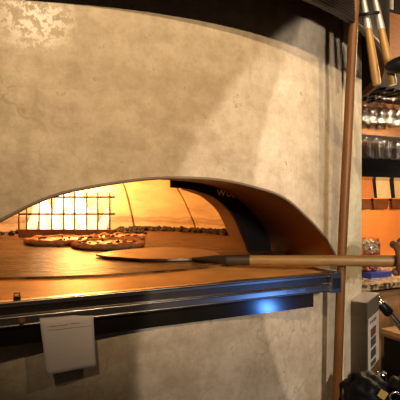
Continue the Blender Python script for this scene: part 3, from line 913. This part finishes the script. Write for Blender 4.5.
def lump_bag(name, c, rad, seed, label, cat, m):
    b = MB(); bmx = bmesh.new()
    bmesh.ops.create_icosphere(bmx, subdivisions=4, radius=1)
    for v in bmx.verts:
        d = v.co.normalized()
        k = 1 + .22 * noise.noise(d * 2.2 + Vector((seed, 0, 0))) + .10 * noise.noise(d * 6 + Vector((0, seed, 0)))
        q = Vector((d.x * rad[0], d.y * rad[1], d.z * rad[2])) * k
        q.z = max(q.z, -rad[2] * .9)
        v.co = q + Vector(c)
    b.join(bmx)
    return tag(b.build(name, m, None, smooth=True), label, cat)
TZ = .792
tro = empty('trolley', (.62, 1.09, 0), 'black trolley at bottom right beside the oven side, crowded with black bundles', 'trolley')
b = MB(); b.box((.61, 1.09, TZ - .012), (.48, .28, .024)); b.build('trolley_top', M['black'], tro)
b = MB(); b.box((.61, 1.09, .20), (.46, .26, .02)); b.build('lower_shelf', M['black'], tro)
for x in (.385, .835):
    for y in (.965, 1.215):
        b = MB(); b.tube([(x, y, .05), (x, y, TZ - .02)], .010, 8); lg = b.build('leg', M['steel'], tro, smooth=True)
        b = MB(); b.lathe([(0, -.008), (.025, -.008), (.025, .008), (0, .008)], (x, y, .025), 14, Matrix.Rotation(PI / 2, 3, 'X')); b.build('castor', M['black'], lg, smooth=40)
bg = lump_bag('rubbish_bag', (.392, 1.135, TZ + .043), (.050, .055, .046), 4, 'crumpled black plastic bag with yellow label under the control box', 'bag', M['bag'])
b = MB(); b.box((.411, 1.081, TZ + .060), (.019, .003, .018), Matrix.Rotation(.55, 3, 'Y')); b.build('yellow_label', M['yellow'], bg)
bd = lump_bag('cloth_bundle', (.487, 1.13, TZ + .038), (.040, .06, .041), 8, 'dark bundle with a shiny metal ring in the bottom right corner', 'bundle', M['bag'])
rgc = Vector((.438, 1.085, TZ + .055))
b = MB(); b.tube([rgc + Vector((.012 * math.cos(a), -.01, .012 * math.sin(a))) for a in [i * .35 for i in range(12)]], .0025, 8); b.build('metal_ring', M['chrome'], bd, smooth=True)
k1 = Vector((.459, 1.21, TZ))
kn = empty('steel_jug', k1, 'small shiny steel jug in the dark gap behind the black bag', 'jug')
b = MB(); b.lathe([(0, 0), (.012, 0), (.014, .01), (.0125, .04), (.0095, .055), (.0115, .064), (.0105, .064), (.0085, .055), (.0, .05)], k1, 18); b.build('jug_body', M['chrome'], kn, smooth=True)
b = MB(); b.tube([k1 + Vector((-.012, 0, .045)), k1 + Vector((-.026, 0, .052)), k1 + Vector((-.030, 0, .036)), k1 + Vector((-.013, 0, .016))], .003, 8); b.build('jug_handle', M['chrome'], kn, smooth=True)

# ------------------------------------------------------------------ person at the far end of the peel
def skin_mesh(name, m, parent, nodes, edges, sub=2, root=0):
    me = bpy.data.meshes.new(name)
    me.from_pydata([Vector(n_[0]) for n_ in nodes], edges, [])
    ob = bpy.data.objects.new(name, me); COL.objects.link(ob)
    sk = ob.modifiers.new('skin', 'SKIN'); sk.use_smooth_shade = True
    for i, n_ in enumerate(nodes):
        r = n_[1]; r = r if hasattr(r, '__len__') else (r, r)
        me.skin_vertices[0].data[i].radius = r
    me.skin_vertices[0].data[root].use_root = True
    sd = ob.modifiers.new('sub', 'SUBSURF'); sd.levels = sub; sd.render_levels = sub
    bpy.context.view_layer.update()
    new = bpy.data.meshes.new_from_object(ob.evaluated_get(bpy.context.evaluated_depsgraph_get()))
    bpy.data.objects.remove(ob); bpy.data.meshes.remove(me)
    return new
def merge_meshes(name, meshes, m, parent):
    b = MB()
    for q in meshes:
        b.bm.from_mesh(q); bpy.data.meshes.remove(q)
    return b.build(name, m, parent, smooth=True)

PX, PY = 1.08, 1.06
person = empty('person', (PX, PY, 0), 'person at right edge gripping the wooden peel handle in a fist', 'person')
def hp(x): 
    t = (x - H0.x) / (H1.x - H0.x); return H0.lerp(H1, t)
def hand(xa, sgn):
    """fist closed over the handle; knuckles run along the handle, first finger at the left"""
    parts = []
    axh = (H1 - H0).normalized()
    for i, (dx, rad, ln) in enumerate(((0, .0092, 1.0), (.0195, .0096, 1.05), (.039, .0092, 1.0), (.0565, .0080, .88))):
        c = hp(xa + dx)
        nodes = []
        for a, rr_ in ((62, .040), (100, .0315), (142, .0262), (188, .0238), (232, .0225), (272, .0215)):
            a = math.radians(a)
            nodes.append((c + Vector((.004 * math.sin(a * 2), -math.sin(a - PI / 2 + PI / 2 - .9) * rr_ if False else -math.cos(a - PI) * -rr_ * 0, 0)), rad))
        nodes = []
        # angle 90 = straight up, 180 = toward the camera side (-Y), 270 = beneath
        for k, (ad, dist) in enumerate(((58, .044), (98, .036), (140, .0285), (186, .0250), (228, .0240), (268, .0235))):
            a = math.radians(ad)
            nodes.append((c + Vector((0, math.cos(a) * dist, math.sin(a) * dist)), rad * (1.08, 1.1, 1.0, .98, .92, .82)[k]))
        parts.append(skin_mesh('f', None, None, nodes, [(k, k + 1) for k in range(5)], 2))
    # palm and back of the hand, behind and above the handle
    c0, c1 = hp(xa - .002), hp(xa + .062)
    mid = hp(xa + .03)
    wrist = mid + Vector((.070, .045, .030))
    nodes = [(wrist, (.024, .028)), (mid + Vector((.034, .036, .026)), (.024, .034)), (mid + Vector((.012, .030, .026)), (.022, .034)), (mid + Vector((-.010, .026, .026)), (.019, .030)), (mid + Vector((-.024, .022, .026)), (.013, .022))]
    parts.append(skin_mesh('palm', None, None, nodes, [(0, 1), (1, 2), (2, 3), (3, 4)], 2))
    # thumb leaves the side of the palm, runs under the handle and forward
    nodes = [(mid + Vector((.024, .030, .0)), .014), (mid + Vector((.004, .029, -.016)), .0125), (mid + Vector((-.020, .018, -.026)), .0110), (mid + Vector((-.034, .002, -.026)), .0095), (mid + Vector((-.040, -.010, -.022)), .008)]
    parts.append(skin_mesh('thumb', None, None, nodes, [(k, k + 1) for k in range(4)], 2))
    return parts, wrist
parts, wr1 = hand(.452, 1)
parts2, wr2 = hand(.63 - .055, 1)
bpy.data.meshes
for q in parts2: bpy.data.meshes.remove(q)
# body: one continuous skin; joints hips, spine, neck, head, arms, legs
sh_l, sh_r = Vector((PX - .02, PY - .19, 1.44)), Vector((PX - .02, PY + .19, 1.44))
nodes = [
 (Vector((PX, PY, .96)), (.15, .115)), (Vector((PX - .01, PY, 1.12)), (.145, .105)), (Vector((PX - .01, PY, 1.28)), (.165, .115)), (Vector((PX, PY, 1.42)), (.15, .09)),
 (Vector((PX - .005, PY, 1.50)), (.056, .056)), (Vector((PX - .02, PY, 1.57)), (.056, .058)), (Vector((PX - .03, PY, 1.66)), (.078, .092)), (Vector((PX - .025, PY, 1.735)), (.066, .078)),
 (sh_l, .056), (Vector((PX - .15, PY - .17, 1.20)), .044), (wr1 + (Vector((PX - .15, PY - .17, 1.20)) - wr1) * .5, .036), (wr1, .027),
 (sh_r, .056), (Vector((PX - .03, PY + .27, 1.16)), .044), (Vector((PX - .20, PY + .20, 1.03)), .034), (Vector((PX - .28, PY + .16, 1.01)), .026), (Vector((PX - .34, PY + .13, 1.00)), (.018, .034)), (Vector((PX - .375, PY + .112, .990)), (.013, .030)),
 (Vector((PX, PY - .10, .90)), .092), (Vector((PX - .02, PY - .11, .50)), .062), (Vector((PX + .02, PY - .11, .09)), .042), (Vector((PX - .07, PY - .11, .04)), .040), (Vector((PX - .15, PY - .12, .03)), .032),
 (Vector((PX, PY + .10, .90)), .092), (Vector((PX - .01, PY + .11, .50)), .062), (Vector((PX + .04, PY + .11, .09)), .042), (Vector((PX - .05, PY + .11, .04)), .040), (Vector((PX - .13, PY + .12, .03)), .032)]
edges = [(0, 1), (1, 2), (2, 3), (3, 4), (4, 5), (5, 6), (6, 7), (3, 8), (8, 9), (9, 10), (10, 11), (3, 12), (12, 13), (13, 14), (14, 15), (15, 16), (16, 17), (0, 18), (18, 19), (19, 20), (20, 21), (21, 22), (0, 23), (23, 24), (24, 25), (25, 26), (26, 27)]
bodym = skin_mesh('body', None, None, nodes, edges, 2)
def garment(name, m, off, keep):
    b = MB(); b.bm.from_mesh(bodym); b.bm.normal_update()
    bad = [v for v in b.bm.verts if not keep(v.co)]
    nrm = {v: v.normal.copy() for v in b.bm.verts}
    for v in b.bm.verts: v.co = v.co + nrm[v] * off
    bmesh.ops.delete(b.bm, geom=bad, context='VERTS')
    o = b.build(name, m, person, smooth=True, fix=False)
    so2 = o.modifiers.new('thickness', 'SOLIDIFY'); so2.thickness = .004; so2.offset = 1
    return o
elL, elR = nodes[9][0], nodes[13][0]
def in_shirt(c):
    if c.z > 1.485 or c.z < .90: return False
    if c.x < PX - .24: return False                      # bare forearms from below the elbow
    return True
garment('shirt', M['shirt'], .013, in_shirt)
garment('trousers', M['trousers'], .010, lambda c: .085 < c.z < 1.0 and c.x > PX - .19 and not (c.x < PX - .06 and c.z < .11))
hc = Vector((PX - .03, PY, 1.66))
nose = skin_mesh('nose', None, None, [(hc + Vector((-.085, 0, .025)), .010), (hc + Vector((-.108, 0, -.008)), .014), (hc + Vector((-.088, 0, -.018)), .012)], [(0, 1), (1, 2)], 1)
lips = skin_mesh('lips', None, None, [(hc + Vector((-.076, -.022, -.046)), .006), (hc + Vector((-.088, 0, -.046)), .009), (hc + Vector((-.076, .022, -.046)), .006)], [(0, 1), (1, 2)], 1)
ears = []
fr_ = nodes[17][0]; fd = (nodes[17][0] - nodes[16][0]).normalized(); sd_ = Vector((0, 0, 1)).cross(fd).normalized()
for q in range(4):
    o0 = nodes[16][0] + sd_ * (-.027 + .018 * q) + fd * .02
    ln = (.085, .095, .090, .075)[q]
    ears.append(skin_mesh('finger', None, None, [(o0, .010), (o0 + fd * ln * .5 + Vector((0, 0, .002)), .0095), (o0 + fd * ln * .8 + Vector((0, 0, -.010)), .0085), (o0 + fd * ln * 1.05 + Vector((0, 0, -.028)), .0075)], [(0, 1), (1, 2), (2, 3)], 1))
o0 = nodes[15][0] + fd * .02
ears.append(skin_mesh('thumb', None, None, [(o0, .013), (o0 - sd_ * .04 + fd * .025, .011), (o0 - sd_ * .048 + fd * .055 + Vector((0, 0, -.012)), .009)], [(0, 1), (1, 2)], 1))
for sg in (-1, 1):
    ears.append(skin_mesh('ear', None, None, [(hc + Vector((.0, sg * .078, .02)), .009), (hc + Vector((.008, sg * .086, .0)), .012), (hc + Vector((.0, sg * .078, -.02)), .008)], [(0, 1), (1, 2)], 1))
person_body = merge_meshes('body', [bodym, nose, lips] + ears + parts, M['skin'], person)
for sg in (-1, 1):
    b = MB(); b.ball(hc + Vector((-.078, sg * .030, .018)), .011, 2); b.build('eye', M['eye'], person, smooth=True)
b = MB()
b.ball(hc + Vector((.018, 0, .045)), (.098, .090, .088), 3, lump=.12, freq=30); b.build('hair', M['hair'], person, smooth=True)
for i0 in (20, 25):
    a_, b_, c_ = nodes[i0][0], nodes[i0 + 1][0], nodes[i0 + 2][0]
    sm2 = skin_mesh('shoe', None, None, [(a_ - Vector((-.01, 0, .035)), .052), (b_, .050), (c_, .040)], [(0, 1), (1, 2)], 2)
    merge_meshes('shoe', [sm2], M['black'], person)

# ------------------------------------------------------------------ lights
def look(o, tgt): o.rotation_euler = (Vector(tgt) - o.location).to_track_quat('-Z', 'Y').to_euler()
def spot(name, loc, tgt, e, col, ang, blend=.3, rad=.012):
    l = bpy.data.lights.new(name, 'SPOT'); l.energy = e; l.color = col; l.spot_size = math.radians(ang); l.spot_blend = blend; l.shadow_soft_size = rad
    o = bpy.data.objects.new(name, l); COL.objects.link(o); o.location = loc; look(o, tgt); return o
def point(name, loc, e, col, rad=.05):
    l = bpy.data.lights.new(name, 'POINT'); l.energy = e; l.color = col; l.shadow_soft_size = rad
    o = bpy.data.objects.new(name, l); COL.objects.link(o); o.location = loc; return o
WARM = (1.0, .73, .44)
NEUT = (1.0, .88, .77)
UP = Vector((0, 0, ZC))
def surf(u, v):
    k = (u - 200) / F; r = Vector((k, 1, 0)).normalized(); b_ = r.dot(AX)
    q = r * (b_ - math.sqrt(max(0, b_ * b_ - AX.length_squared + R * R)))
    return Vector((q.x, q.y, ZC + (200 - v) / F * q.y))
def beam_from(name, loc, a, b, half, e, rad, blend):
    # unseen spot, its cone edge laid along a-b to imitate a shadow line
    loc = Vector(loc); m = ((a + b) / 2 - loc).normalized()
    n_ = (a - loc).cross(b - loc).normalized()
    if n_.x < 0: n_ = -n_
    h = math.radians(half)
    ax_ = m * math.cos(h) + n_ * math.sin(h)
    return spot(name, loc, loc + ax_, e, NEUT, half * 2, blend, rad)
spot('ceiling_spot', Vector((1.5, -1.0, 1.5)) + UP, (.0, .98, ZC + .62), 190, WARM, 37, .85)
spot('ceiling_spot', Vector((0, -2.3, 1.95)) + UP, (-.05, .95, ZC + .70), 455, WARM, 33, .85)
beam_from('side_spot', Vector((.64, -.10, .12)) + UP, surf(310, 2), surf(230, 66), 34, 27, .010, .07)
beam_from('side_spot', Vector((.60, -.16, .08)) + UP, surf(312, 3), surf(287, 49), 30, 28, .010, .02)
# fire
point('fire_light', (-.62, 2.34, DECK + .24), 10.5, (1.0, .42, .09), .07)
point('fire_light', (-.48, 2.30, DECK + .16), 3.4, (1.0, .40, .08), .06)
point('fire_light', (-.55, 2.46, DECK + .17), 3.0, (1.0, .55, .18), .05)
# unseen fill lights added to brighten the bar wall and glasses
point('shelf_light', bk(.50, .12, .36), 7, (1.0, .80, .55), .02)
point('bar_lamp', bk(1.5, -.45, .90), 75, (1.0, .72, .42), .04)
point('bar_lamp', bk(.55, .02, .02), 9, (1.0, .70, .40), .05)
# blue glow of a counter screen across the room
q = at(258, 305, 1.075); vv = Vector((q.x, q.y, q.z - ZC)).normalized(); NN = -N
rf = vv - 2 * vv.dot(NN) * NN
al = bpy.data.lights.new('blue_screen', 'AREA'); al.shape = 'RECTANGLE'; al.size = .055; al.size_y = .05; al.energy = .028; al.color = (.10, .32, 1.0); al.spread = math.radians(36)
ao = bpy.data.objects.new('blue_screen', al); COL.objects.link(ao); ao.location = q + rf * 1.5; look(ao, q)

w = bpy.data.worlds.new('world'); S.world = w; w.use_nodes = True
w.node_tree.nodes['Background'].inputs['Color'].default_value = (1.0, .72, .48, 1)
w.node_tree.nodes['Background'].inputs['Strength'].default_value = .03

# ------------------------------------------------------------------ camera
cam = bpy.data.cameras.new('camera'); co = bpy.data.objects.new('camera', cam); COL.objects.link(co)
cam.sensor_width = 36; cam.lens = 36 * F / 400; cam.clip_start = .02
co.location = (0, 0, ZC); co.rotation_euler = (PI / 2, 0, 0)
S.camera = co
S.view_settings.view_transform = 'Standard'; S.view_settings.look = 'None'
S.view_settings.gamma = 1; S.view_settings.exposure = 0.2
S.view_settings.use_curve_mapping = False
